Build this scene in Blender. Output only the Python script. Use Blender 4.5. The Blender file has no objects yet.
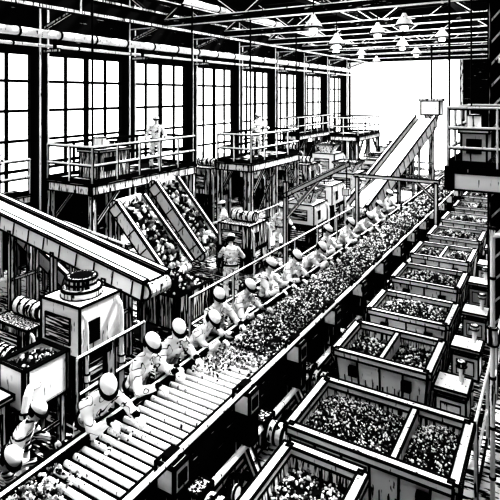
import bpy, bmesh, math, random
import numpy as np
from mathutils import Vector, Matrix, noise
random.seed(7); rng=np.random.default_rng(7)
scene=bpy.context.scene
scene.view_settings.view_transform='Standard'
for lk in ('Very High Contrast','High Contrast','Medium High Contrast'):
    try:
        scene.view_settings.look=lk; print('LOOK',lk); break
    except Exception as ex: print('nolook',lk)
scene.view_settings.exposure=0.2

# ------------------------------------------------------------ materials
def ink(name, base, stroke, scale=(8,8,8), nscale=1.0, thr=0.5, soft=0.03, mode='thr', detail=3.0, rough=0.85, width=0.03, dist=0.0, patch=None):
    m=bpy.data.materials.new(name); m.use_nodes=True
    nt=m.node_tree; N=nt.nodes; L=nt.links
    b=N['Principled BSDF']; b.inputs['Roughness'].default_value=rough
    b.inputs['Specular IOR Level'].default_value=0.05
    if stroke is None:
        b.inputs['Base Color'].default_value=(*[base]*3,1); return m
    tc=N.new('ShaderNodeTexCoord'); mp=N.new('ShaderNodeMapping'); mp.inputs['Scale'].default_value=scale
    L.new(tc.outputs['Object'],mp.inputs['Vector'])
    nz=N.new('ShaderNodeTexNoise'); nz.inputs['Scale'].default_value=nscale; nz.inputs['Detail'].default_value=detail
    nz.inputs['Distortion'].default_value=dist
    L.new(mp.outputs[0],nz.inputs['Vector'])
    src=nz.outputs['Fac']
    if patch:
        n2=N.new('ShaderNodeTexNoise'); n2.inputs['Scale'].default_value=patch[0]; n2.inputs['Detail'].default_value=2
        L.new(tc.outputs['Object'],n2.inputs['Vector'])
        s=N.new('ShaderNodeMath'); s.operation='SUBTRACT'; L.new(n2.outputs['Fac'],s.inputs[0]); s.inputs[1].default_value=0.5
        mu=N.new('ShaderNodeMath'); mu.operation='MULTIPLY'; L.new(s.outputs[0],mu.inputs[0]); mu.inputs[1].default_value=patch[1]
        ad=N.new('ShaderNodeMath'); ad.operation='ADD'; L.new(src,ad.inputs[0]); L.new(mu.outputs[0],ad.inputs[1]); src=ad.outputs[0]
    if mode=='iso':
        s=N.new('ShaderNodeMath'); s.operation='SUBTRACT'; L.new(src,s.inputs[0]); s.inputs[1].default_value=thr
        a=N.new('ShaderNodeMath'); a.operation='ABSOLUTE'; L.new(s.outputs[0],a.inputs[0]); src=a.outputs[0]
        lo,hi=width*0.7,width
    else: lo,hi=thr-soft,thr+soft
    mr=N.new('ShaderNodeMapRange'); mr.inputs['From Min'].default_value=lo; mr.inputs['From Max'].default_value=hi
    L.new(src,mr.inputs['Value'])
    mx=N.new('ShaderNodeMix'); mx.data_type='RGBA'
    mx.inputs['A'].default_value=(*[stroke]*3,1); mx.inputs['B'].default_value=(*[base]*3,1)
    L.new(mr.outputs[0],mx.inputs['Factor']); L.new(mx.outputs['Result'],b.inputs['Base Color'])
    return m
W=0.92; K=0.003
BLACK=ink('ink_black_paint',K,None)
WHITE=ink('white_paint',W,K,(18,18,2.6),1,0.44,0.02)
CLEAN=ink('clean_white_paint',W,K,(20,20,3.0),1,0.34,0.02)
HATV=ink('hatched_steel_vertical',W,K,(30,30,1.8),1,0.53,0.02)
HATL=ink('light_hatched_steel',W,K,(34,34,1.6),1,0.47,0.02)
HATH=ink('hatched_steel_horizontal',W,K,(2.0,2.0,34),1,0.53,0.02)
DARK=ink('dark_steel_highlights',W,K,(24,24,2.0),1,0.66,0.02)  # sparse white strokes painted as highlights on near-black steel
DARKH=ink('dark_beam_highlights',W,K,(2.5,2.5,30),1,0.68,0.02)  # painted highlight strokes again, running lengthwise
FLOORM=ink('shadow_hatched_floor',W,K,(3.5,16,3),1,0.54,0.02,patch=(0.5,1.0),detail=4)  # ink hatching; its random black patches paint in the floor's shadow areas
GROUND=ink('yard_ground',W,None)
WALLM=ink('dark_brick_wall',W,K,(1.2,1.2,26),1,0.72,0.02)
CEILM=ink('dark_roof_baffle',0.5,K,(1.2,26,20),1,0.76,0.02)  # ink for the roof baffles that let the sun through
AISLEM=ink('dark_aisle_ink',W,K,(20,3,1),1,0.72,0.02)  # ink for the sheet added to blacken the aisle floor
SUIT=ink('white_overall_cloth',0.86,K,(5,5,6),1,0.5,mode='iso',width=0.016,dist=0.5,detail=1)
SUITD=ink('striped_overall_cloth',W,K,(3,3,30),1,0.46,0.03,detail=1)
SKIN=ink('pale_skin',0.68,None)
HELM=ink('white_hard_hat_shell',W,None,rough=0.4)
ROCKW=ink('pale_ore',0.85,None)
ROCKG=ink('mid_ore',0.16,None)
ROCKK=ink('dark_ore',0.006,None)
BULB=bpy.data.materials.new('lamp_bulb_glow'); BULB.use_nodes=True
BULB.node_tree.nodes['Principled BSDF'].inputs['Emission Color'].default_value=(1,1,1,1)
BULB.node_tree.nodes['Principled BSDF'].inputs['Emission Strength'].default_value=4

# ------------------------------------------------------------ builder
V=Vector
class MB:
    def __init__(s): s.v=[];s.f=[];s.m=[];s.mats=[]
    def mi(s,mat):
        if mat not in s.mats: s.mats.append(mat)
        return s.mats.index(mat)
    def obox(s,c,a,b,d,mat,e=0):
        i=len(s.v); k=s.mi(mat)
        for sa in(-1,1):
            for sb in(-1,1):
                for sd in(-1,1): s.v.append(c+a*sa+b*sb+d*sd)
        for q in((0,1,3,2),(4,6,7,5),(0,4,5,1),(2,3,7,6),(0,2,6,4),(1,5,7,3)):
            s.f.append(tuple(i+t for t in q)); s.m.append(k)
        if e:
            ax=[a,b,d]
            for n in range(3):
                p,q,r=ax[n],ax[(n+1)%3],ax[(n+2)%3]
                if p.length<1e-6: continue
                ph=p.normalized()*(p.length+e*.5); qh=q.normalized()*e*.5; rh=r.normalized()*e*.5
                for sq in(-1,1):
                    for sr in(-1,1): s.obox(c+q*sq+r*sr,ph,qh,rh,BLACK,0)
    def box(s,x0,x1,y0,y1,z0,z1,mat,e=0):
        s.obox(V(((x0+x1)/2,(y0+y1)/2,(z0+z1)/2)),V(((x1-x0)/2,0,0)),V((0,(y1-y0)/2,0)),V((0,0,(z1-z0)/2)),mat,e)
    def beam(s,p,q,w,h,mat,e=0):
        p=V(p);q=V(q);d=q-p
        if d.length<1e-6:return
        dn=d.normalized(); up=V((0,0,1)) if abs(dn.z)<.95 else V((0,1,0))
        sd=dn.cross(up).normalized(); u=sd.cross(dn).normalized()
        s.obox((p+q)/2,d/2,sd*w/2,u*h/2,mat,e)
    def tube(s,pts,r,mat,n=8,caps=True,r2=None):
        pts=[V(p) for p in pts]; k=s.mi(mat); rings=[]
        ref=None
        for j,p in enumerate(pts):
            d=(pts[min(j+1,len(pts)-1)]-pts[max(j-1,0)]).normalized()
            if ref is None: ref=d.orthogonal().normalized()
            ref=(ref-d*ref.dot(d)).normalized(); o=d.cross(ref)
            rr=r if r2 is None else r+(r2-r)*j/(len(pts)-1)
            i=len(s.v); rings.append(i)
            for t in range(n):
                a=2*math.pi*t/n; s.v.append(p+(ref*math.cos(a)+o*math.sin(a))*rr)
        for j in range(len(rings)-1):
            for t in range(n):
                a,b=rings[j],rings[j+1]; t2=(t+1)%n
                s.f.append((a+t,a+t2,b+t2,b+t)); s.m.append(k)
        if caps:
            s.f.append(tuple(rings[0]+t for t in range(n))[::-1]); s.m.append(k)
            s.f.append(tuple(rings[-1]+t for t in range(n))); s.m.append(k)
    def ringed(s,p,q,r,mat,n=16,e=.02,r2=None,mids=0):
        p=V(p);q=V(q);d=(q-p).normalized(); r2=r if r2 is None else r2
        s.tube([p,q],r,mat,n,True,r2)
        for t in [0,1]+[ (i+1)/(mids+1) for i in range(mids)]:
            c=p+(q-p)*t; rr=(r+(r2-r)*t)+e*.4
            s.tube([c-d*e*.5,c+d*e*.5],rr,BLACK,n)
        s.tube([q+d*e*.45,q+d*e*.55],r2-e*.8,mat,n)
    def rail(s,p,q,h=1.0,sp=1.2,r=.022,mat=None,mids=1,toe=True):
        mat=mat or WHITE
        p=V(p);q=V(q);L=(q-p).length;n=max(1,round(L/sp)); up=V((0,0,1))
        for i in range(n+1):
            c=p+(q-p)*i/n; s.tube([c,c+up*h],r,mat,6); s.tube([c+V((.02,.02,0)),c+V((.02,.02,0))+up*h*.98],r*.8,BLACK,4)
        for j in range(mids+1):
            z=up*h*(j+1)/(mids+1); s.tube([p+z,q+z],r,mat,6)
            s.tube([p+z-up*r*1.5,q+z-up*r*1.5],r*.85,BLACK,4)
        if toe: s.beam(p+up*.06,q+up*.06,.02,.1,BLACK)
    def done(s,name,parent=None,smooth=False):
        me=bpy.data.meshes.new(name); me.from_pydata([tuple(v) for v in s.v],[],s.f)
        for m in s.mats: me.materials.append(m)
        me.polygons.foreach_set('material_index',s.m)
        if smooth: me.polygons.foreach_set('use_smooth',[True]*len(s.f))
        me.update(); o=bpy.data.objects.new(name,me); scene.collection.objects.link(o)
        if parent: o.parent=parent
        return o

bm=bmesh.new(); bmesh.ops.create_icosphere(bm,subdivisions=1,radius=1)
ICV=np.array([v.co[:] for v in bm.verts]); ICF=np.array([[v.index for v in f.verts] for f in bm.faces]); bm.free()
def rocks(mb,pos,size,pw=.46,pg=.27):
    n=len(pos); 
    if n==0:return
    q=rng.normal(size=(n,4)); q/=np.linalg.norm(q,axis=1)[:,None]
    w,x,y,z=q.T
    R=np.stack([1-2*(y*y+z*z),2*(x*y-z*w),2*(x*z+y*w),2*(x*y+z*w),1-2*(x*x+z*z),2*(y*z-x*w),2*(x*z-y*w),2*(y*z+x*w),1-2*(x*x+y*y)],axis=1).reshape(n,3,3)
    vs=ICV[None]*(1+rng.uniform(-.45,.25,(n,12,1)))*rng.uniform(.45,1.35,(n,1,3))
    vs=np.einsum('nij,nkj->nki',R,vs)*np.asarray(size)[:,None,None]+np.asarray(pos)[:,None,:]
    base=len(mb.v); mb.v.extend(map(tuple,vs.reshape(-1,3).tolist()))
    F=(ICF[None]+(np.arange(n)*12)[:,None,None]+base).reshape(-1,3)
    mb.f.extend(map(tuple,F.tolist()))
    ids=[mb.mi(ROCKW),mb.mi(ROCKG),mb.mi(ROCKK)]
    c=rng.choice(3,size=n,p=[pw,pg,1-pw-pg])
    mb.m.extend([ids[i] for i in c for _ in range(20)])
def heap(mb,x0,x1,y0,y1,hf,sz,dens=1.0,mask=None):
    nx=max(3,int((x1-x0)/(sz*2)));ny=max(3,int((y1-y0)/(sz*2))); i0=len(mb.v);k=mb.mi(BLACK)
    for j in range(ny+1):
        for i in range(nx+1):
            x=x0+(x1-x0)*i/nx;y=y0+(y1-y0)*j/ny; mb.v.append((x,y,hf(x,y)-sz*.1))
    for j in range(ny):
        for i in range(nx):
            a=i0+j*(nx+1)+i; mb.f.append((a,a+1,a+nx+2,a+nx+1)); mb.m.append(k)
    n=int((x1-x0)*(y1-y0)/(sz*sz*3.3)*dens)
    xs=rng.uniform(x0+sz*.5,x1-sz*.5,n);ys=rng.uniform(y0+sz*.5,y1-sz*.5,n)
    P=[(x,y,hf(x,y)+random.uniform(0,.4)*sz) for x,y in zip(xs,ys) if (mask is None or mask(x,y))]
    rocks(mb,P,rng.uniform(.45,1.05,len(P))*sz)

# ------------------------------------------------------------ room shell
WX=-14.0; RX=3.0; Y0=-3.5; Y1=38.0; ZC=9.2
m=MB(); m.box(WX-.4,RX+.4,Y0-.4,Y1,-.3,0,FLOORM); m.done('floor')
m=MB(); m.box(-60,40,Y1,110,-.35,-.02,GROUND); m.done('ground')
cols=[2.6+3.9*k for k in range(-1,10)]
m=MB()
m.box(WX-.3,WX,Y0,Y1,0,1.95,WALLM); m.box(WX-.3,WX,Y0,Y1,6.55,ZC,WALLM)
for c in cols:
    m.box(WX-.3,WX,c-.2,c+.2,1.95,6.55,BLACK)
m.done('wall_left')
for c in cols:
    m=MB()
    m.box(WX+.01,WX+.22,c-.2,c+.2,0,ZC-.02,BLACK); m.box(WX+.2,WX+.26,c-.17,c-.12,0,ZC-.02,CLEAN); m.box(WX+.2,WX+.26,c+.12,c+.17,0,ZC-.02,CLEAN)
    m.done('steel_pilaster')
for n,(a,b) in enumerate(zip(cols[:-1],cols[1:])):
    m=MB(); y0=a+.2;y1=b-.2;z0=1.95;z1=6.55;x=WX-.08
    m.box(x-.07,x+.07,y0,y0+.09,z0,z1,BLACK);m.box(x-.07,x+.07,y1-.09,y1,z0,z1,BLACK)
    m.box(x-.07,x+.07,y0,y1,z0,z0+.12,BLACK);m.box(x-.07,x+.07,y0,y1,z1-.1,z1,BLACK)
    for i in range(1,4):
        y=y0+(y1-y0)*i/4; w=.05 if i!=2 else .1
        m.box(x-.03,x+.03,y-w,y+w,z0,z1,BLACK)
    for j in range(1,5):
        z=z0+(z1-z0)*j/5; m.box(x-.03,x+.03,y0,y1,z-.045,z+.045,BLACK)
    m.done('window_%d'%(n+1))
m=MB(); m.box(RX,RX+.3,Y0,Y1,0,ZC,WALLM); m.done('wall_right')
m=MB(); m.box(WX-.3,RX+.3,Y0-.3,Y0,0,ZC,WALLM); m.done('wall_back')
m=MB(); m.box(-5.4,RX+.3,Y1,Y1+.3,0,ZC,WALLM); m.box(WX-.3,-5.4,Y1,Y1+.3,8.6,ZC,WALLM); m.box(WX-.3,WX+.3,Y1,Y1+.3,0,8.6,BLACK)
m.done('wall_far')
m=MB()
m.box(-5.65,-5.42,Y1-.15,Y1-.02,0,8.5,WHITE,.06);m.box(WX+.6,-5.42,Y1-.15,Y1-.02,8.3,8.55,WHITE,.06);m.done('trim_1')
m=MB()
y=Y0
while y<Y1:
    m.box(WX-.3,RX+.3,y-.03,y+.03,ZC,ZC+.42,CEILM); y+=.9  # open baffles, shaped to pass sun while reading as closed black roof
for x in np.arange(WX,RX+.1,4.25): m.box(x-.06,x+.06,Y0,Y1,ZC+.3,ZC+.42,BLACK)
m.done('ceiling_baffles')
for c in [y for y in cols if y>12]:
    m=MB(); zl=7.8; zu=9.0
    m.box(WX,RX,c-.1,c+.1,zl-.14,zl+.14,DARKH); m.box(WX,RX,c-.13,c-.1,zl-.15,zl-.11,CLEAN); m.box(WX,RX,c-.13,c-.1,zl+.11,zl+.14,CLEAN); m.box(WX,RX,c-.1,c+.1,zu-.12,zu+.1,BLACK)
    xs=np.linspace(WX,RX,11)
    for i in range(10):
        p=(xs[i],c,zl if i%2 else zu); q=(xs[i+1],c,zu if i%2 else zl)
        m.beam(p,q,.12,.14,BLACK); m.beam(V(p)+V((0,-.065,0)),V(q)+V((0,-.065,0)),.02,.035,CLEAN)
    m.done('roof_truss')
for x in (-11.5,-7.2,-3.0,.4): 
    m=MB(); m.box(x-.1,x+.1,10,Y1-.02,8.36,8.70,DARKH); m.box(x-.14,x+.14,10,Y1-.02,8.32,8.36,BLACK); m.box(x+.1,x+.13,10,Y1-.02,8.38,8.42,CLEAN); m.done('roof_purlin')
m=MB()
m.ringed((WX+.75,2,7.05),(WX+.75,Y1-.3,7.05),.13,CLEAN,12,.06,mids=24)
m.ringed((WX+.5,2,6.72),(WX+.5,Y1-.3,6.72),.05,CLEAN,10,.05,mids=14)
for c in cols[1:-1]: m.box(WX+.27,WX+.95,c-.05,c+.05,6.52,6.62,WHITE,.03); m.box(WX+.72,WX+.78,c-.05,c+.05,6.6,6.93,BLACK)
m.done('pipe_run')
m=MB()
m.box(WX+1.5,WX+1.9,1,Y1-.3,7.65,8.15,BLACK); m.box(WX+1.88,WX+1.93,1,Y1-.3,7.62,7.70,WHITE); m.box(WX+1.88,WX+1.93,1,Y1-.3,8.10,8.16,WHITE)
for c in cols[1:]: m.beam((WX+.3,c,7.3),(WX+1.5,c,7.7),.1,.1,WHITE,.03); m.box(WX+1.9,WX+1.93,c-.03,c+.03,7.65,8.15,WHITE)
m.done('crane_runway')
m=MB(); m.ringed((-9.6,12,8.05),(-9.6,Y1-.5,8.05),.10,CLEAN,12,.05,mids=12); m.done('overhead_duct')
def lamp(x,y,z,power=150):
    m=MB(); m.tube([(x,y,z+.35),(x,y,ZC-.3)],.02,BLACK,6)
    m.tube([(x,y,z),(x,y,z+.16),(x,y,z+.24),(x,y,z+.38)],.27,CLEAN,14,True,.05); 
    m.tube([(x,y,z-.03),(x,y,z+.02)],.29,BLACK,14); m.tube([(x,y,z-.12),(x,y,z-.02)],.12,BULB,10)
    ob=m.done('pendant_lamp')
    l=bpy.data.lights.new('lamp_light','POINT'); l.energy=power; l.shadow_soft_size=.15
    o=bpy.data.objects.new('lamp_light',l); o.location=(x,y,z-.35); scene.collection.objects.link(o); o.parent=ob
for (x,y,z) in ((-6.0,13.6,7.15),(-6.3,16.2,6.9),(-5.2,17.2,7.3),(-3.9,15.6,7.3),(-7.8,20,7.1),(-5.4,21.3,7.2),(-3.7,20.5,7.4),(-8.4,25,7.2),(-6.1,26.8,7.3),(-9.3,30.5,7.2)):
    lamp(x,y,z,150)

# ------------------------------------------------------------ main sorting conveyor
BX0,BX1=-4.7,-3.7; BZ=1.1
m=MB()
yA,yB=2.3,27.0
m.box(BX0,BX1,yA,yB,BZ-.2,BZ-.1,BLACK)
y=yA+.1
while y<7.2:
    m.tube([(BX0,y,BZ-.02),(BX1,y,BZ-.02)],.034,CLEAN,10); y+=.13
m.box(BX0,BX1,7.2,yB,BZ-.1,BZ+.005,BLACK)
for s,x0,x1 in((-1,BX0-.12,BX0),(1,BX1,BX1+.12)):
    m.box(x0,x1,yA,yB,BZ-.3,BZ+.07,DARKH,.03)
    m.box(x0+.01,x1-.01,yA,yB,BZ+.07,BZ+.09,CLEAN,.03)
m.box(BX1+.02,BX1+.10,yA,yB,BZ-.62,BZ-.3,BLACK)
m.box(BX1+.02,BX1+.2,yA,yB,BZ-.72,BZ-.62,WHITE,.035)
m.box(BX0-.1,BX0-.02,yA,yB,BZ-.6,BZ-.3,DARKH,.03)
m.beam((BX1+.15,yA,.3),(BX1+.15,yB,.3),.08,.1,WHITE,.03)
m.tube([(BX1+.3,yA,BZ+.33),(BX1+.3,yB,BZ+.33)],.022,CLEAN,6); m.tube([(BX1+.3,yA,BZ+.29),(BX1+.3,yB,BZ+.29)],.018,BLACK,6)
m.tube([(BX1+.26,yA,BZ-.45),(BX1+.26,yB,BZ-.45)],.04,CLEAN,8)
yy=2.7
while yy<yB:
    for x in (BX0-.06,BX1+.08):
        m.box(x-.06,x+.06,yy-.06,yy+.06,0,BZ-.3,WHITE,.025); m.box(x-.12,x+.12,yy-.12,yy+.12,0,.04,WHITE,.02)
    m.beam((BX1+.12,yy,.8),(BX1+.55,yy+.0,.02),.10,.08,CLEAN,.03)
    m.box(BX1+.36,BX1+.62,yy-.1,yy+.1,0,.05,WHITE,.02)
    m.beam((BX1+.12,yy+.05,.75),(BX1+.12,yy+.75,.1),.05,.06,WHITE,.02)
    m.beam((BX1+.13,yy,.9),(BX1+.3,yy,BZ+.33),.04,.04,CLEAN,.015)
    yy+=1.5
yy=4.2
while yy<yB-.5:
    m.box(BX1+.12,BX1+.36,yy-.13,yy+.13,BZ-.02,BZ+.26,CLEAN,.035)
    m.box(BX1+.16,BX1+.32,yy-.09,yy+.09,BZ+.26,BZ+.33,BLACK)
    m.box(BX1+.36,BX1+.375,yy-.07,yy+.07,BZ+.04,BZ+.18,BLACK)
    m.box(BX1+.14,BX1+.34,yy-.1,yy+.1,BZ-.4,BZ-.02,DARK,.025)
    m.ringed((BX1+.2,yy+.5,.55),(BX1+.55,yy+.5,.55),.14,WHITE,14,.035,mids=2)
    m.box(BX1+.1,BX1+.3,yy+.36,yy+.64,.38,.72,HATV,.03)
    m.ringed((BX1+.18,yy-.35,.25),(BX1+.26,yy-.35,.25),.19,DARK,16,.03)
    m.ringed((BX1+.26,yy-.35,.25),(BX1+.31,yy-.35,.25),.09,CLEAN,12,.02)
    yy+=1.5
conv=m.done('sorting_conveyor')
m=MB()
def bh(x,y):
    t=(x-BX0)/(BX1-BX0); c=math.sin(math.pi*min(max(t,0),1))
    return BZ+.02+.12*c*min(1,max(0,(y-6.0)/1.5))+.03*noise.noise((x*3,y*3,0))
heap(m,BX0+.03,BX1-.03,6.9,11.5,bh,.021,1.0,)
heap(m,BX0+.03,BX1-.03,11.5,17,bh,.03,1.0,)
heap(m,BX0+.03,BX1-.03,17,26.8,bh,.048,.95)
P=[(random.uniform(BX0+.1,BX1-.1),random.triangular(6.2,7.0,7.0),BZ+.035) for _ in range(450)]
P+=[(random.uniform(BX0+.05,BX0+.5),random.uniform(6.0,6.8),BZ+.035) for _ in range(220)]
P+=[(random.uniform(BX0+.2,BX0+.45),random.uniform(4.1,4.6),BZ+.03) for _ in range(14)]
P+=[(random.uniform(BX0+.02,BX0+.5),random.uniform(2.9,3.7),BZ+.05+random.uniform(0,.08)) for _ in range(320)]
rocks(m,P,rng.uniform(.012,.028,len(P)),.40,.28)
m.done('ore_load',conv)
m=MB(); m.box(-6.25,-4.95,2.0,27,0.0,.03,AISLEM); m.done('dark_aisle_sheet')  # dark sheet added over the aisle floor so white workers stand out

# ------------------------------------------------------------ ore bins
def bin_(x0,x1,y0,y1,split=.62,zt=1.2,fill=.95,seed=0,sz=.035,z0=.22):
    m=MB(); t=.05; i=.10
    def wall(p0,p1,q0,q1,mat):
        k=m.mi(mat); n=len(m.v)
        for p in(p0,p1,q1,q0): m.v.append(V(p))
        m.f.append((n,n+1,n+2,n+3)); m.m.append(k)
    T=[(x0,y0,zt),(x1,y0,zt),(x1,y1,zt),(x0,y1,zt)]
    B=[(x0+i,y0+i,z0),(x1-i,y0+i,z0),(x1-i,y1-i,z0),(x0+i,y1-i,z0)]
    Ti=[(x0+t,y0+t,zt),(x1-t,y0+t,zt),(x1-t,y1-t,zt),(x0+t,y1-t,zt)]
    Bi=[(x0+i+t,y0+i+t,z0),(x1-i-t,y0+i+t,z0),(x1-i-t,y1-i-t,z0),(x0+i+t,y1-i-t,z0)]
    for a in range(4):
        b=(a+1)%4
        wall(T[b],T[a],B[b],B[a],CLEAN); wall(Ti[a],Ti[b],Bi[a],Bi[b],HATL)
        m.beam(V(T[a]),V(T[b]),.11,.085,CLEAN,.024)
        m.beam(T[a],B[a],.03,.03,BLACK); m.beam(B[a],B[b],.06,.06,BLACK)
        L=(V(T[b])-V(T[a])).length; n=max(2,int(L/.11))
        for r in range(1,n):
            f=r/n; p=V(T[a]).lerp(V(T[b]),f); q=V(B[a]).lerp(V(B[b]),f)
            m.beam(p if r%3==0 else p.lerp(q,.35),q,.026 if r%3==0 else .010,.03,BLACK)
    wall(B[0],B[1],B[3],B[2],BLACK)
    xs=x0+(x1-x0)*split
    if split>0: m.box(xs-.04,xs+.04,y0+t,y1-t,zt-.5,zt+.03,CLEAN,.024)
    for fx in(x0+.25,x1-.25): m.box(fx-.06,fx+.06,y0+.02,y1-.02,0.0,z0,DARK,.025)
    for fx in (x0+.3,x1-.3): m.box(fx-.07,fx+.07,y0-.06,y0+.02,zt-.3,zt-.16,BLACK)
    def hf(x,y):
        def g(a,b): 
            u=(x-a)/(b-a); v=(y-y0)/(y1-y0); return max(0,math.sin(math.pi*min(max(u,0),1))*math.sin(math.pi*min(max(v,0),1)))**.7
        h=g(x0,xs) if (split>0 and x<xs) else g(xs if split>0 else x0,x1)
        return zt-.17+ .22*fill*h +.03*noise.noise((x*4+seed,y*4,seed))
    if split>0:
        heap(m,x0+.07,xs-.05,y0+.07,y1-.07,hf,sz,1.15); heap(m,xs+.05,x1-.07,y0+.07,y1-.07,hf,sz,1.15)
    else: heap(m,x0+.07,x1-.07,y0+.07,y1-.07,hf,sz,1.15)
    m.done('ore_bin')
bin_(-2.6,-1.72,4.1,5.2,0,1.2,.3,5,.022)
bin_(-2.75,-.88,5.5,6.66,.66,1.2,1.0,1,.0165)
bin_(-2.95,-1.55,7.52,8.62,.5,1.2,.3,2,.03)
bin_(-2.97,-1.6,9.25,10.3,0,1.2,1.1,3,.021)
bin_(-3.03,-1.7,11.1,12.2,0,1.2,1.1,4,.025)
bin_(-3.08,-1.75,13.0,14.2,.5,1.2,.9,6,.032)
bin_(-3.08,-1.75,15.0,16.2,0,1.2,1,7,.038)
bin_(-3.08,-1.75,17.1,18.3,0,1.2,1,8,.045)
bin_(-3.08,-1.75,19.3,20.5,0,1.2,1,9,.05)
bin_(-3.08,-1.75,21.6,22.8,0,1.2,1,10,.055)
def station(x,y):
    m=MB()
    m.box(x-.16,x+.16,y-.16,y+.16,0.0,.07,WHITE,.02); m.ringed((x,y,.07),(x,y,.6),.1,CLEAN,14,.03,mids=1)
    m.box(x-.2,x+.2,y-.2,y+.2,.6,.95,CLEAN,.026); m.box(x-.13,x+.13,y-.215,y-.2,.66,.88,CLEAN,.015)
    m.box(x-.15,x+.15,y-.15,y+.15,.95,1.03,BLACK); m.box(x-.23,x+.23,y-.23,y+.23,1.03,1.08,CLEAN,.025)
    m.tube([(x+.1,y+.1,1.08),(x+.1,y+.1,1.3)],.035,CLEAN,8); m.ringed((x+.1,y+.1,1.3),(x+.1,y+.1,1.36),.07,WHITE,10,.02)
    m.done('sampling_station')
for x,y in((-1.25,7.75),(-1.25,9.1),(-1.3,10.6),(-1.42,12.3),(-1.4,13.7),(-1.4,15.2),(-1.45,16.9),(-1.45,18.9),(-1.45,21)): station(x,y)
m=MB(); m.rail((-.86,7.0,0),(-.86,10.9,0),1.05,1.2,.022,CLEAN); m.done('aisle_railing')
def column(m,x,y,w=.26,z1=ZC-.02):
    m.box(x-w/2,x+w/2,y-.02,y+.02,0,z1,BLACK); m.box(x-w/2-.02,x-w/2+.03,y-w/2,y+w/2,0,z1,HATV,.025); m.box(x+w/2-.03,x+w/2+.02,y-w/2,y+w/2,0,z1,HATV,.025)
    z=.4
    while z<z1-.5: m.beam((x-w/2,y-.05,z),(x+w/2,y-.05,z+.35),.02,.04,CLEAN); z+=.45
    m.box(x-w*.8,x+w*.8,y-w*.8,y+w*.8,0,.06,WHITE,.02)
for x,yy in ((-1.0,11.6),(-1.0,19.5),(-1.0,27.3)): 
    m=MB(); column(m,x,yy,.3); m.done('steel_column')
m=MB(); m.ringed((-.64,6.75,0),(-.64,6.75,3.6),.028,CLEAN,10,.03,mids=5); m.ringed((-.64,6.75,2.2),(-.64,6.75,2.4),.06,WHITE,10,.02); m.tube([(-.64,6.75,3.5),(-.3,6.75,3.6),(2.98,6.75,3.6)],.028,CLEAN,10); m.done('standpipe')
def mezz_right():
    m=MB(); px0,px1,py0,py1,pz=-1.5,1.4,8.6,11.2,4.05
    m.box(px0,px1,py0,py1,pz-.08,pz,DARK,.03); m.box(px0,px1,py0,py0+.12,pz-.35,pz-.08,CLEAN,.03); m.box(px0,px0+.12,py0,py1,pz-.35,pz-.08,WHITE,.03); m.box(px0,px1,py1-.12,py1,pz-.35,pz-.08,HATH,.03)
    for i in range(6): m.box(px0+.1,px1,py0+.3+i*.42,py0+.36+i*.42,pz-.28,pz-.08,WHITE,.02)
    m.rail((px0+.03,py0+.03,pz),(px0+.03,py1,pz),.95,.65,.02,CLEAN,2); m.rail((px0+.03,py0+.03,pz),(px1,py0+.03,pz),.95,.65,.02,CLEAN,2); m.rail((px0+.03,py1-.03,pz),(px1,py1-.03,pz),.95,.65,.02,CLEAN,1)
    for (x,y) in ((1.2,8.9),(1.2,10.9),(-.5,8.75),(-.7,10.98)): m.box(x-.07,x+.07,y-.07,y+.07,0,pz-.3,WHITE,.025)
    for x,y in((px0+.05,py0+.05),(px0+.05,py1-.05)): m.tube([(x,y,pz),(x,y,ZC-.02)],.018,BLACK,6)
    pf=m.done('mezzanine_platform')
    m=MB(); x0,x1,y0,y1=-1.38,-.98,9.4,10.1
    m.box(x0,x1,y0,y1,pz,pz+.5,CLEAN,.03); m.box(x0-.04,x1+.04,y0-.04,y1+.04,pz+.5,pz+.56,CLEAN,.025); m.ringed((-1.2,9.6,pz+.56),(-1.2,9.6,pz+.8),.11,WHITE,12,.025); m.ringed((-1.2,9.9,pz+.56),(-1.2,9.9,pz+.72),.08,DARK,12,.025); m.box(x0+.08,x1-.08,y0-.02,y0,pz+.15,pz+.4,BLACK)
    m.done('control_cabinet',pf)
    m=MB(); m.box(-.7,-.2,10.2,10.8,pz,pz+.9,CLEAN,.03); m.box(-.62,-.28,10.18,10.2,pz+.4,pz+.8,BLACK); m.tube([(-.45,10.5,pz+.9),(-.45,10.5,pz+1.6),(-.6,10.5,pz+1.75),(-.9,10.5,pz+1.8)],.05,CLEAN,10); m.done('control_cabinet_tall',pf)
mezz_right()

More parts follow.
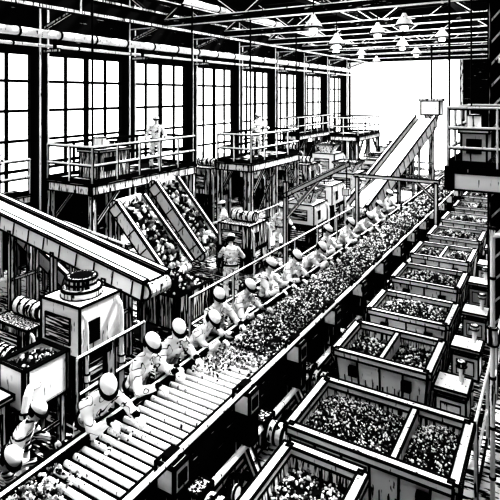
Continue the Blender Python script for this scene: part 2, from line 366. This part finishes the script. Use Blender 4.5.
# ------------------------------------------------------------ generic plant machines
def machine(name,x,y,w,l,h,kind=0,z=0,e=.035,seed=0):
    m=MB(); x0,x1,y0,y1=x-w/2,x+w/2,y-l/2,y+l/2
    for fx in(x0+.08,x1-.08):
        for fy in(y0+.08,y1-.08): m.box(fx-.05,fx+.05,fy-.05,fy+.05,z,z+.15,WHITE,e*.6)
    m.box(x0,x1,y0,y1,z+.15,z+h*.55,DARK,e); m.box(x0+.03,x1-.03,y0+.03,y1-.03,z+h*.55,z+h,CLEAN if kind!=2 else HATV,e)
    m.box(x1,x1+.015,y0+l*.15,y0+l*.5,z+.3,z+h*.5,HATH,e*.6); m.box(x1,x1+.015,y0+l*.58,y0+l*.85,z+.3,z+h*.5,WHITE,e*.6)
    m.box(x1-.02,x1+.0,y0+l*.2,y0+l*.45,z+h*.65,z+h*.85,BLACK)
    for i in range(5): m.box(x0+w*.2,x0+w*.7,y0-.012,y0,z+h*.2+i*.07,z+h*.2+i*.07+.03,WHITE)
    m.box(x0+w*.15,x0+w*.75,y0+.015,y0+.03,z+h*.65,z+h*.88,HATH,e*.6)
    if kind==0:
        m.ringed((x,y,z+h),(x,y,z+h+.12),w*.34,WHITE,18,e,mids=0); m.ringed((x,y,z+h+.12),(x,y,z+h+.3),w*.26,HATV,18,e,mids=1); m.tube([(x,y,z+h+.3),(x,y,z+h+.325)],w*.2,BLACK,18)
    elif kind==1:
        a=w*.42;b=w*.2;k=m.mi(WHITE);zz=z+h
        for s in range(4):
            c=[(1,1),(-1,1),(-1,-1),(1,-1)]; p=c[s];q=c[(s+1)%4]; n=len(m.v)
            m.v+= [V((x+p[0]*a,y+p[1]*a,zz+.45)),V((x+q[0]*a,y+q[1]*a,zz+.45)),V((x+q[0]*b,y+q[1]*b,zz)),V((x+p[0]*b,y+p[1]*b,zz))]
            m.f.append((n,n+1,n+2,n+3)); m.m.append(k)
            m.beam((x+p[0]*a,y+p[1]*a,zz+.45),(x+q[0]*a,y+q[1]*a,zz+.45),.05,.05,CLEAN,e*.6); m.beam((x+p[0]*a,y+p[1]*a,zz+.45),(x+p[0]*b,y+p[1]*b,zz),.03,.03,BLACK)
        heap(m,x-a*.85,x+a*.85,y-a*.85,y+a*.85,lambda X,Y:zz+.36+.12*math.exp(-((X-x)**2+(Y-y)**2)/(a*a)),.05)
    else:
        m.ringed((x-w*.3,y,z+h+.16),(x+w*.35,y,z+h+.16),.15,WHITE,14,e,mids=3); m.box(x-w*.3,x+w*.3,y-.1,y+.1,z+h,z+h+.05,BLACK)
    for (px,py,r) in ((x1+.08,y1-.12,.04),(x1+.06,y0+.1,.028)):
        m.tube([(px,py,z),(px,py,z+h*.8),(px-.03,py,z+h*.9),(px-.12,py,z+h*.95)],r,CLEAN,8); m.ringed((px,py,z+h*.35),(px,py,z+h*.42),r*1.6,WHITE,8,.02)
    m.done(name)
machine('separator_machine',-6.95,6.0,1.0,.95,1.8,0)
machine('shredder_machine',-8.35,6.0,1.1,.9,1.1,2)
machine('pump_unit',-7.5,4.9,.8,.8,.95,2)
machine('crusher_machine',-7.95,12.9,1.15,1.1,1.45,2,seed=3)
machine('crusher_machine',-7.4,16.2,1.1,1.2,1.5,1)
machine('screening_machine',-7.9,19.0,1.2,1.3,1.7,0)
machine('screening_machine',-8.1,22.3,1.3,1.4,1.7,1,e=.05)
machine('screening_machine',-8.0,26,1.4,1.5,1.9,0,e=.05)
machine('crusher_machine',-10.2,21.9,1.2,1.4,2.0,2,e=.05)
machine('crusher_machine',-10.2,25,1.3,1.4,2.2,1,e=.05)
machine('crusher_machine',-12.2,17,1.3,1.4,2.3,2,e=.05)
machine('crusher_machine',-12.3,21.3,1.3,1.4,2.3,0,e=.05)
machine('crusher_machine',-12.3,24.3,1.3,1.4,2.3,2,e=.05)
machine('crusher_machine',-8.0,30.0,1.5,1.6,2.2,0,e=.06)
machine('shredder_machine',-12.2,5.9,1.0,1.0,1.5,2)

def tub(name,x0,x1,y0,y1,z0,z1,sz=.05,mound=.2,mat=None):
    m=MB(); mat=mat or CLEAN;t=.05
    m.box(x0,x1,y0,y0+t,z0,z1,mat,.03);m.box(x0,x1,y1-t,y1,z0,z1,mat,.03);m.box(x0,x0+t,y0,y1,z0,z1,mat,.03);m.box(x1-t,x1,y0,y1,z0,z1,mat,.03)
    m.box(x0,x1,y0,y1,z0,z0+.04,BLACK)
    for a in(x0+.08,x1-.08):
        for b in(y0+.08,y1-.08): m.box(a-.04,a+.04,b-.04,b+.04,0,z0,WHITE,.02)
    m.beam((x0+.08,y0+.08,z0*.4),(x1-.08,y0+.08,z0*.4),.05,.05,WHITE,.02);m.beam((x1-.08,y0+.08,z0*.4),(x1-.08,y1-.08,z0*.4),.05,.05,WHITE,.02)
    cx,cy=(x0+x1)/2,(y0+y1)/2
    heap(m,x0+t,x1-t,y0+t,y1-t,lambda X,Y:z1-.1+mound*math.cos((X-cx)/(x1-x0)*3)*math.cos((Y-cy)/(y1-y0)*3)+.04*noise.noise((X*4,Y*4,1)),sz)
    m.done(name)
tub('hopper_cart',-6.92,-6.3,4.45,5.2,.75,1.35,.03,.1)
tub('feed_hopper',-7.5,-6.45,7.95,9.15,.5,1.15,.045,.3,HATV)
m=MB()
m.tube([(-6.26,4.62,1.12),(-6.14,4.42,1.2),(-6.08,4.33,1.15),(-6.05,4.28,1.0),(-6.05,4.28,.3),(-6.05,4.25,.15),(-6.1,4.15,.1)],.055,CLEAN,12)
m.ringed((-6.05,4.28,.9),(-6.05,4.28,.98),.075,WHITE,12,.02); m.ringed((-6.05,4.28,.5),(-6.05,4.28,.56),.075,WHITE,12,.02); m.done('bent_discharge_pipe')
m=MB()
m.box(-7.15,-6.45,3.55,4.3,0.0,1.0,HATL,.035); m.box(-7.2,-6.4,3.5,4.35,1.0,1.06,CLEAN,.03); m.box(-6.45,-6.43,3.65,4.2,.2,.85,DARK,.02)
m.ringed((-7.0,3.9,1.2),(-6.6,3.9,1.2),.12,WHITE,14,.03,mids=3)
for i in range(3): m.tube([(-6.4,3.65+.2*i,.9),(-6.33,3.65+.2*i,.85),(-6.3,3.65+.2*i,.7),(-6.3,3.65+.2*i,.0)],.03,CLEAN,8)
m.done('gearbox_cabinet')

def belt_incline(name,p,q,w,load=.06,mat=None,legs=(),cover=False,sz=.07,loadh=.12,side=.32):
    m=MB();p=V(p);q=V(q);d=(q-p).normalized();sd=d.cross(V((0,0,1))).normalized();u=sd.cross(d)
    m.obox((p+q)/2,(q-p)/2,sd*w/2,u*.05,BLACK)
    for s in(-1,1):
        m.beam(p+sd*s*w/2,q+sd*s*w/2,.08,side,mat or CLEAN,.035); m.beam(p+sd*s*w/2+u*side*.62,q+sd*s*w/2+u*side*.62,.13,.04,CLEAN,.025)
    for e_ in(p,q): m.ringed(e_-sd*w*.48,e_+sd*w*.48,.15,WHITE,14,.03)
    L=(q-p).length
    n=int(L/.5)
    for i in range(n): 
        c=p+(q-p)*(i+.5)/n; m.tube([c-u*.16-sd*w/2,c-u*.16+sd*w/2],.045,WHITE,8)
        for s in(-1,1): m.beam(c+sd*s*(w/2+.045)-u*side*.4,c+sd*s*(w/2+.045)+u*side*.4,.02,.03,BLACK)
    if cover: 
        m.obox((p+q)/2+u*.14,(q-p)/2,sd*w*.30,u*.02,CLEAN,.03)
    else:
        k=int(L*w/(sz*sz*2.4)); P=[]
        for i in range(k):
            t=random.random();s=random.uniform(-.43,.43); P.append(tuple(p+(q-p)*t+sd*s*w+u*(.07+loadh*math.cos(s*3.1)*random.random())))
        rocks(m,P,rng.uniform(.6,1.1,k)*sz,.55,.22)
    for t in legs:
        c=p+(q-p)*t
        for s in(-1,1): m.beam(c+sd*s*w/2-u*.1,V((c.x,c.y,0))+sd*s*w/2,.09,.09,WHITE,.025)
        m.beam(V((c.x,c.y,c.z*.5))+sd*w/2,V((c.x,c.y,c.z*.5))-sd*w/2,.06,.06,WHITE,.02)
    m.done(name)
belt_incline('inclined_conveyor',(-12.8,7.2,2.77),(-6.35,7.2,1.65),.62,legs=(.12,.4,.62,.85),cover=True)
belt_incline('rubble_conveyor',(-10.35,12.1,2.5),(-8.75,12.3,.6),1.15,legs=(.12,),sz=.075,loadh=.2)
belt_incline('rubble_conveyor',(-10.3,10.5,2.2),(-8.7,10.7,.45),1.2,legs=(.12,),sz=.075,loadh=.25)
belt_incline('rubble_conveyor',(-12.0,8.45,1.8),(-9.2,8.45,.5),.8,legs=(.12,.6),sz=.065)
belt_incline('rising_conveyor',(-6.75,19.6,.6),(-5.5,26.2,3.9),1.0,legs=(.4,.7,.95),cover=True,side=.5)
def floor_heap(name,cx,cy,r,h,sz):
    m=MB()
    f=lambda X,Y: max(0.0,h*(1-math.hypot(X-cx,Y-cy)/r))+.05*noise.noise((X*3,Y*3,2))
    heap(m,cx-r,cx+r,cy-r,cy+r,lambda X,Y:max(.02,f(X,Y)),sz,1.4,mask=lambda X,Y: math.hypot(X-cx,Y-cy)<r*1.02)
    m.done(name)
floor_heap('rubble_heap',-8.0,10.7,.65,.5,.05)
floor_heap('rubble_heap',-10.6,5.9,.95,1.1,.07)
m=MB(); P=[(random.gauss(-7.5,.6),random.uniform(9.3,18),.03) for _ in range(420)]; rocks(m,P,rng.uniform(.02,.06,len(P)),.6,.2); m.done('scattered_scrap')
m=MB(); P=[(random.uniform(-12.5,-8.0),random.uniform(6.7,7.6),.03) for _ in range(200)]; rocks(m,P,rng.uniform(.02,.06,len(P)),.65,.2); m.done('scattered_scrap')

def mezz(x0,x1,y0,y1,z,e=.035,rods=True,cab=False):
    m=MB(); m.box(x0,x1,y0,y1,z-.06,z,HATH,e)
    for a in(x0,x1-.12): m.box(a,a+.12,y0,y1,z-.3,z-.06,WHITE,e)
    for b in(y0,y1-.12): m.box(x0,x1,b,b+.12,z-.3,z-.06,WHITE,e)
    for i in range(1,int((y1-y0)/.8)): m.box(x0,x1,y0+i*.8,y0+i*.8+.06,z-.26,z-.06,BLACK)
    r=.03
    m.rail((x1-.04,y0+.04,z),(x1-.04,y1-.04,z),1.0,.9,r,CLEAN);m.rail((x0+.04,y0+.04,z),(x0+.04,y1-.04,z),1.0,.9,r,BLACK)
    m.rail((x0+.04,y0+.04,z),(x1-.04,y0+.04,z),1.0,.9,r,CLEAN);m.rail((x0+.04,y1-.04,z),(x1-.04,y1-.04,z),1.0,.9,r,BLACK)
    for a in(x0+.1,x1-.1):
        for b in(y0+.1,(y0+y1)/2,y1-.1): m.box(a-.08,a+.08,b-.08,b+.08,0,z-.3,WHITE,e); 
        m.beam((a,y0+.15,z-1.2),(a,y0+1.1,z-.3),.07,.07,CLEAN,e*.7); m.beam((a,y1-.15,z-1.2),(a,y1-1.1,z-.3),.07,.07,CLEAN,e*.7)
    m.beam((x1-.1,y0+.1,.3),(x1-.1,(y0+y1)/2,z-.4),.05,.05,WHITE,e*.6)
    if rods:
        for a,b in((x1-.1,y0+.1),(x1-.1,y1-.1)): m.tube([(a,b,z),(a,b,ZC-.02)],.03,BLACK,6)
    o=m.done('mezzanine_platform')
    if cab:
        m=MB(); m.box(-11.9,-11.1,10.2,11.4,2.8,3.55,HATV,.035); m.box(-11.95,-11.05,10.15,11.45,3.55,3.62,CLEAN,.035); m.ringed((-11.5,10.6,3.62),(-11.5,10.6,3.95),.18,WHITE,14,.03); m.ringed((-11.5,11.15,3.62),(-11.5,11.15,3.8),.14,DARK,14,.03); m.box(-11.1,-11.08,10.4,10.8,3.0,3.4,BLACK); m.done('control_cabinet',o)
mezz(-12.5,-10.6,9.5,14.1,2.8,cab=True)
mezz(-10.6,-9.1,15.3,19.2,2.8,.04)
mezz(-11.2,-9.4,27.5,31.5,2.9,.05,False)
mezz(-13.6,-12.6,26.5,32,2.9,.05,False)
m=MB(); m.box(-13.7,-12.9,3.5,9.3,2.3,2.36,HATH,.03); m.box(-12.98,-12.9,3.5,9.3,2.12,2.3,WHITE,.03)
m.rail((-12.94,3.6,2.36),(-12.94,9.3,2.36),1.0,1.0,.03,CLEAN)
for yy in(4,6.2,8.8): m.box(-13.05,-12.93,yy-.06,yy+.06,0,2.12,WHITE,.025); m.box(-13.65,-13.53,yy-.06,yy+.06,0,2.3,WHITE,.025)
m.done('service_walkway')
m=MB()
m.rail((-12.3,7.75,1.9),(-7.7,7.75,1.35),.75,.8,.025,CLEAN)
for t in(0,.33,.66,1): 
    x=-12.3+4.6*t; m.box(x-.05,x+.05,7.7,7.8,0,1.9-.55*t,WHITE,.02)
m.done('service_railing')
for (a,b,h,sp,k) in (((-6.33,8.2,0.0),(-6.33,17.9,0.0),1.1,1.6,1),((-6.3,5.35,0.0),(-6.3,6.85,0.0),1.15,.75,1),((-8.9,13.9,0),(-8.9,24,0),1.1,1.2,1)):
    m=MB(); m.rail(a,b,h,sp,.02,CLEAN,k,False); m.done('safety_railing')
m=MB()
y=17.0
m.beam((-5.85,y,0),(-5.85,y,2.4),.1,.1,CLEAN,.03);m.beam((-3.25,y,0),(-3.25,y,2.4),.1,.1,CLEAN,.03);m.beam((-5.95,y,2.42),(-3.15,y,2.42),.1,.1,CLEAN,.03)
m.beam((-5.85,y,1.8),(-5.2,y,2.4),.06,.06,CLEAN,.02);m.beam((-3.25,y,1.8),(-3.9,y,2.4),.06,.06,CLEAN,.02)
m.done('gantry_frame')
m=MB(); m.beam((-6.9,13.6,0),(-6.9,13.6,2.6),.1,.1,CLEAN,.03); m.beam((-6.95,13.55,2.2),(-5.4,14.9,3.1),.1,.12,CLEAN,.03); m.beam((-6.9,13.6,1.5),(-6.1,14.3,2.65),.07,.07,CLEAN,.02); m.tube([(-5.45,14.85,3.05),(-5.45,14.85,2.3)],.02,BLACK,6); m.box(-5.55,-5.35,14.75,14.95,2.15,2.35,CLEAN,.02); m.done('jib_crane')
m=MB(); x,y=-5.4,27.1
m.tube([(x,y,4.9),(x,y,ZC-.02)],.05,BLACK,8); m.box(x-.45,x+.45,y-.4,y+.4,4.2,4.9,CLEAN,.06); m.tube([(x,y,3.5),(x,y,4.2)],.18,HATV,12,True,.38); m.box(x-.6,x+.6,y-.12,y+.12,4.9,5.0,WHITE,.04)
m.tube([(x,y,0.03),(x,y,3.5)],.16,HATV,10)
m.done('transfer_hopper')

# ------------------------------------------------------------ people
def uvs(c,r,R=None,seg=12,ring=8):
    vs=[];fs=[]
    for i in range(1,ring):
        a=math.pi*i/ring
        for j in range(seg):
            b=2*math.pi*j/seg; vs.append(V((math.sin(a)*math.cos(b)*r[0],math.sin(a)*math.sin(b)*r[1],math.cos(a)*r[2])))
    vs.append(V((0,0,r[2])));vs.append(V((0,0,-r[2])));t=len(vs)-2
    for i in range(ring-2):
        for j in range(seg): fs.append((i*seg+j,(i+1)*seg+j,(i+1)*seg+(j+1)%seg,i*seg+(j+1)%seg))
    for j in range(seg): fs.append((t,j,(j+1)%seg)); fs.append((t+1,(ring-2)*seg+(j+1)%seg,(ring-2)*seg+j))
    if R: vs=[R@v for v in vs]
    return [v+c for v in vs],fs
def make_figure(name,lean=30,hp=35,wr=((.65,.16,1.18),(.62,-.18,1.18)),pz=.92,kb=.06,hand=(1,0,-.3),foot=(0,0),cloth=None):
    vs=[];fs=[];segs=[]
    def addm(a,b):
        i=len(vs); vs.extend(a); fs.extend([tuple(i+t for t in f) for f in b])
    def cap(p,q,r0,r1,lab,seg=12):
        p=V(p);q=V(q); addm(*uvs(p,(r0,)*3,seg=seg,ring=seg*2//3)); addm(*uvs(q,(r1,)*3,seg=seg,ring=seg*2//3))
        t=MB(); t.tube([p,q],r0,BLACK,seg,True,r1); addm(t.v,t.f); segs.append((p,q,r0,r1,lab))
    def ell(c,r,R,lab,seg=14): addm(*uvs(c,r,R,seg,10)); segs.append((c,c,min(r),min(r),lab))
    la=math.radians(lean); t=V((math.sin(la),0,math.cos(la))); P=V((0,0,pz)); RT=Matrix.Rotation(la,3,'Y')
    for s_,r in((-.04,(.140,.178,.13)),(.08,(.12,.158,.13)),(.2,(.122,.160,.14)),(.33,(.128,.182,.14)),(.43,(.10,.185,.09))):
        addm(*uvs(P+t*s_,r,RT,16,12))
    segs.append((P-t*.05,P+t*.44,.15,.15,'suit'))
    nb=P+t*.5
    hl=math.radians(lean*.75+8); hd=V((math.sin(hl),0,math.cos(hl))); hc=nb+hd*.18
    cap(P+t*.44,nb+hd*.08,.062,.052,'skin')
    cap(P+t*.46+V((0,.05,0)),P+t*.46-V((0,.05,0)),.08,.08,'suit')
    pr=math.radians(hp); RH=Matrix.Rotation(pr,3,'Y'); F=RH@V((1,0,0));U=RH@V((0,0,1));S=V((0,1,0))
    ell(hc+U*.01,(.098,.076,.105),RH,'skin',18); 
    cap(hc-U*.05+F*.03,hc-U*.085+F*.055,.055,.038,'skin',14)
    cap(hc+F*.095+U*.01,hc+F*.115-U*.025,.010,.016,'skin',8)
    cap(hc+F*.085+U*.03+S*.03,hc+F*.085+U*.03-S*.03,.014,.014,'skin',8)
    cap(hc+F*.088-U*.055+S*.018,hc+F*.088-U*.055-S*.018,.012,.012,'skin',8)
    for s_ in(1,-1): ell(hc+S*.08*s_-U*.005,(.022,.012,.034),RH,'skin',10)
    ell(hc-F*.03+U*.0,(.08,.08,.085),RH,'hair',14)
    for i,s_ in enumerate((1,-1)):
        sh=P+t*.43+V((0,.18*s_,0)); w=V(wr[i]); D=w-sh; a,b=.29,.26
        if D.length>a+b-.02: D=D.normalized()*(a+b-.02); w=sh+D
        d=D.length;x=(a*a-b*b+d*d)/(2*d);h=math.sqrt(max(0,a*a-x*x)); dn=D.normalized(); pp=V((-.45,.55*s_,-.7)); pp=(pp-dn*pp.dot(dn)).normalized(); el=sh+dn*x+pp*h
        cap(sh,el,.066,.053,'suit');cap(el,w,.053,.040,'suit'); cap(w-(w-el).normalized()*.02,w,.043,.043,'cuff')
        H=V(hand).normalized(); Sd=V((0,1,0)); Nn=H.cross(Sd).normalized()
        if Nn.z>0: Nn=-Nn
        for o in(-.024,0,.024): cap(w+H*.01+Sd*o*.6,w+H*.085+Sd*o,.019,.016,'skin',8)
        for j,L in enumerate((.066,.078,.072,.056)):
            o=(.033-.022*j)*s_*-1; b0=w+H*.085+Sd*o*1.0; k1=b0+(H*.92+Nn*.3).normalized()*L*.5; k2=k1+(H*.6+Nn*.8).normalized()*L*.32; k3=k2+(H*.2+Nn).normalized()*L*.28
            cap(b0,k1,.0105,.0098,'skin',8);cap(k1,k2,.0098,.0092,'skin',8);cap(k2,k3,.0092,.0085,'skin',8)
        tb=w+H*.03-Sd*s_*.026; t1=tb+(H*.55-Sd*s_*.75+Nn*.25).normalized()*.042; t2=t1+(H*.9-Sd*s_*.2+Nn*.35).normalized()*.034
        cap(tb,t1,.014,.012,'skin',8);cap(t1,t2,.012,.010,'skin',8)
        hip=P+V((0,.095*s_,-.03)); fo=foot[i]; kn=V((kb+fo*.55,.12*s_,pz*.5+.03)); an=V((-.02+fo,.13*s_,.1))
        cap(hip,kn,.100,.072,'suit',14);cap(kn,an,.072,.062,'suit',12); 
        cap(an+V((0,0,-.02)),an+V((-.03,0,-.045)),.05,.05,'boot',12); cap(an+V((-.02,0,-.05)),an+V((.16,.02*s_,-.062)),.048,.038,'boot',12)
    me=bpy.data.meshes.new('tmp'); me.from_pydata([tuple(v) for v in vs],[],fs); o=bpy.data.objects.new('tmp',me); scene.collection.objects.link(o)
    r=o.modifiers.new('r','REMESH'); r.mode='VOXEL'; r.voxel_size=.0085; sm=o.modifiers.new('s','SMOOTH'); sm.factor=.5; sm.iterations=2
    dg=bpy.context.evaluated_depsgraph_get(); em=bpy.data.meshes.new_from_object(o.evaluated_get(dg)); bpy.data.objects.remove(o)
    n=len(em.polygons); C=np.empty(n*3); em.polygons.foreach_get('center',C); C=C.reshape(-1,3)
    best=np.full(n,1e9); lab=np.zeros(n,int); names={'suit':0,'skin':1,'boot':2,'hair':2,'cuff':2}
    for p,q,r0,r1,l in segs:
        p=np.array(p);q=np.array(q);d=q-p;dd=d@d
        tt=np.clip(((C-p)@d)/dd,0,1) if dd>1e-9 else np.zeros(n)
        D=np.linalg.norm(C-(p+tt[:,None]*d),axis=1)-(r0+(r1-r0)*tt)
        if l=='hair': 
            rel=C-np.array(hc); msk=(rel@np.array(F)<.0)&(np.linalg.norm(rel,axis=1)<.14)&(rel@np.array(U)>-.07); D=np.where(msk,-1,1e6)
        up=D<best; best=np.where(up,D,best); lab=np.where(up,names[l],lab)
    mb=MB(); vn=[v.normal.copy() for v in em.vertices]; suitv=set()
    for p_,l_ in zip(em.polygons,lab):
        if l_==0: suitv.update(p_.vertices)
    mb.v=[]
    for v in em.vertices:
        c=v.co.copy()
        if v.index in suitv: c+=vn[v.index]*(.022*noise.noise((c.x*8,c.y*8,c.z*13)))
        mb.v.append(c)
    mb.f=[tuple(p.vertices) for p in em.polygons]
    mb.mats=[cloth or SUIT,SKIN,BLACK]; mb.m=lab.tolist()
    for s_ in(1,-1):
        a,b=uvs(hc+F*.092+U*.008+S*.032*s_,(.008,.013,.008),RH,8,6); i=len(mb.v); mb.v+=a; mb.f+=[tuple(i+t for t in f) for f in b]; mb.m+=[2]*len(b)
    mb.obox(hc+F*.100-U*.055,F*.004,S*.022,U*.003,BLACK)
    kh=mb.mi(HELM); prof=[(.114,.0),(.112,.030),(.100,.060),(.074,.083),(.041,.096),(.0,.100)]; seg=20; i0=len(mb.v); hb=hc+U*.045-F*.003
    for (rr,z) in prof[:-1]:
        for j in range(seg):
            a=2*math.pi*j/seg; mb.v.append(hb+F*math.cos(a)*rr*1.02+S*math.sin(a)*rr*.84+U*z)
    mb.v.append(hb+U*.100); tp=len(mb.v)-1; L=len(prof)-1
    for i in range(L-1):
        for j in range(seg): mb.f.append((i0+i*seg+j,i0+i*seg+(j+1)%seg,i0+(i+1)*seg+(j+1)%seg,i0+(i+1)*seg+j)); mb.m.append(kh)
    for j in range(seg): mb.f.append((i0+(L-1)*seg+j,i0+(L-1)*seg+(j+1)%seg,tp)); mb.m.append(kh)
    i1=len(mb.v)
    for z,ex in((.008,0),(.006,1),(-.016,1),(-.016,0)):
        for j in range(seg):
            a=2*math.pi*j/seg; rr=.104+ex*(.014+.040*max(0,math.cos(a))); mb.v.append(hb+F*math.cos(a)*rr*1.03+S*math.sin(a)*rr*.9+U*(z-(.014*ex*max(0,math.cos(a)))))
    for i in range(4):
        for j in range(seg): a=i1+i*seg;b=i1+((i+1)%4)*seg; mb.f.append((a+j,a+(j+1)%seg,b+(j+1)%seg,b+j)); mb.m.append(2)
    bc=P+t*.06; pts=[bc+RT@V((math.cos(a)*.136,math.sin(a)*.178,0)) for a in np.linspace(0,2*math.pi,20)]
    mb.tube(pts,.02,BLACK,6)
    ob=mb.done(name,smooth=True); 
    me=ob.data; bpy.data.objects.remove(ob); return me
def put(me,x,y,z=0,rot=0,s=1):
    o=bpy.data.objects.new('factory_worker',me); scene.collection.objects.link(o); o.location=(x,y,z); o.rotation_euler=(0,0,math.radians(rot)); o.scale=(s,s,s); return o
FA=make_figure('fig_pick',22,38,((.58,.1,1.22),(.55,-.22,1.20)))
FB=make_figure('fig_reach',36,45,((.70,.2,1.19),(.60,-.05,1.2)),pz=.91,foot=(.15,-.1))
FC=make_figure('fig_upright',8,28,((.47,.22,1.2),(.43,-.2,1.22)),foot=(.05,-.05))
FD=make_figure('fig_stoop',60,50,((.62,.2,.62),(.55,-.2,.68)),pz=.86,kb=.14,hand=(.6,0,-.8),foot=(.1,-.15),cloth=SUITD)
FE=make_figure('fig_stand',4,12,((.36,.24,1.02),(.1,-.3,.86)),foot=(.08,-.08))
FG=make_figure('fig_bend_striped',30,35,((.5,.22,.95),(.45,-.22,1.0)),pz=.9,kb=.1,hand=(.8,0,-.6),foot=(.1,-.1),cloth=SUITD)
fz=.03
wk=[(FB,-5.12,4.55,-15,1.1),(FA,-5.12,5.35,5,1.1),(FA,-5.15,6.1,-15,1.06),(FB,-5.2,6.75,6,1.04),(FC,-5.15,7.4,-25,1.04),(FA,-5.15,8.1,0,1.04),(FC,-5.15,9.2,5,1.05),(FA,-5.15,10.15,-8,1.05),(FB,-5.2,11.2,8,1.05),(FC,-5.15,12.3,0,1.05),(FA,-5.15,13.5,5,1.05),(FB,-5.2,14.9,-5,1.05),(FA,-5.15,16.2,5,1.05),(FC,-5.15,18.0,-5,1.05)]
for me,x,y,r,s in wk: put(me,x,y,fz,r,s)
put(FG,-5.6,3.75,fz,35,.92); put(FD,-5.6,3.15,fz,25,1.0)
put(FE,-11.2,12.7,2.8,-40); put(FE,-13.3,8.3,2.36,-20)
put(FC,-6.9,10.6,0,120); put(FE,-7.6,14.6,0,-30); put(FC,-9.9,17,2.8,-30); put(FE,-7.0,20.8,0,0); put(FE,-7.1,24.2,0,0); put(FE,-9.3,13.9,0,200)

# ------------------------------------------------------------ light / world / camera
w=bpy.data.worlds.new('World'); scene.world=w; w.use_nodes=True
w.node_tree.nodes['Background'].inputs[0].default_value=(1,1,1,1); w.node_tree.nodes['Background'].inputs[1].default_value=1.85
s=bpy.data.lights.new('sun','SUN'); s.energy=10; s.angle=math.radians(4)
o=bpy.data.objects.new('sun',s); scene.collection.objects.link(o); o.location=(5,45,30)
o.rotation_euler=V((-.2,-.7,-.75)).to_track_quat('-Z','Y').to_euler()
cam=bpy.data.cameras.new('camera'); co=bpy.data.objects.new('camera',cam); scene.collection.objects.link(co); scene.camera=co
co.location=(0,0,5.2); co.rotation_euler=(math.radians(90),0,math.atan2(.5135,.858)); cam.lens=36.65; cam.sensor_width=36; cam.shift_y=-.31; cam.clip_start=.05; cam.clip_end=300
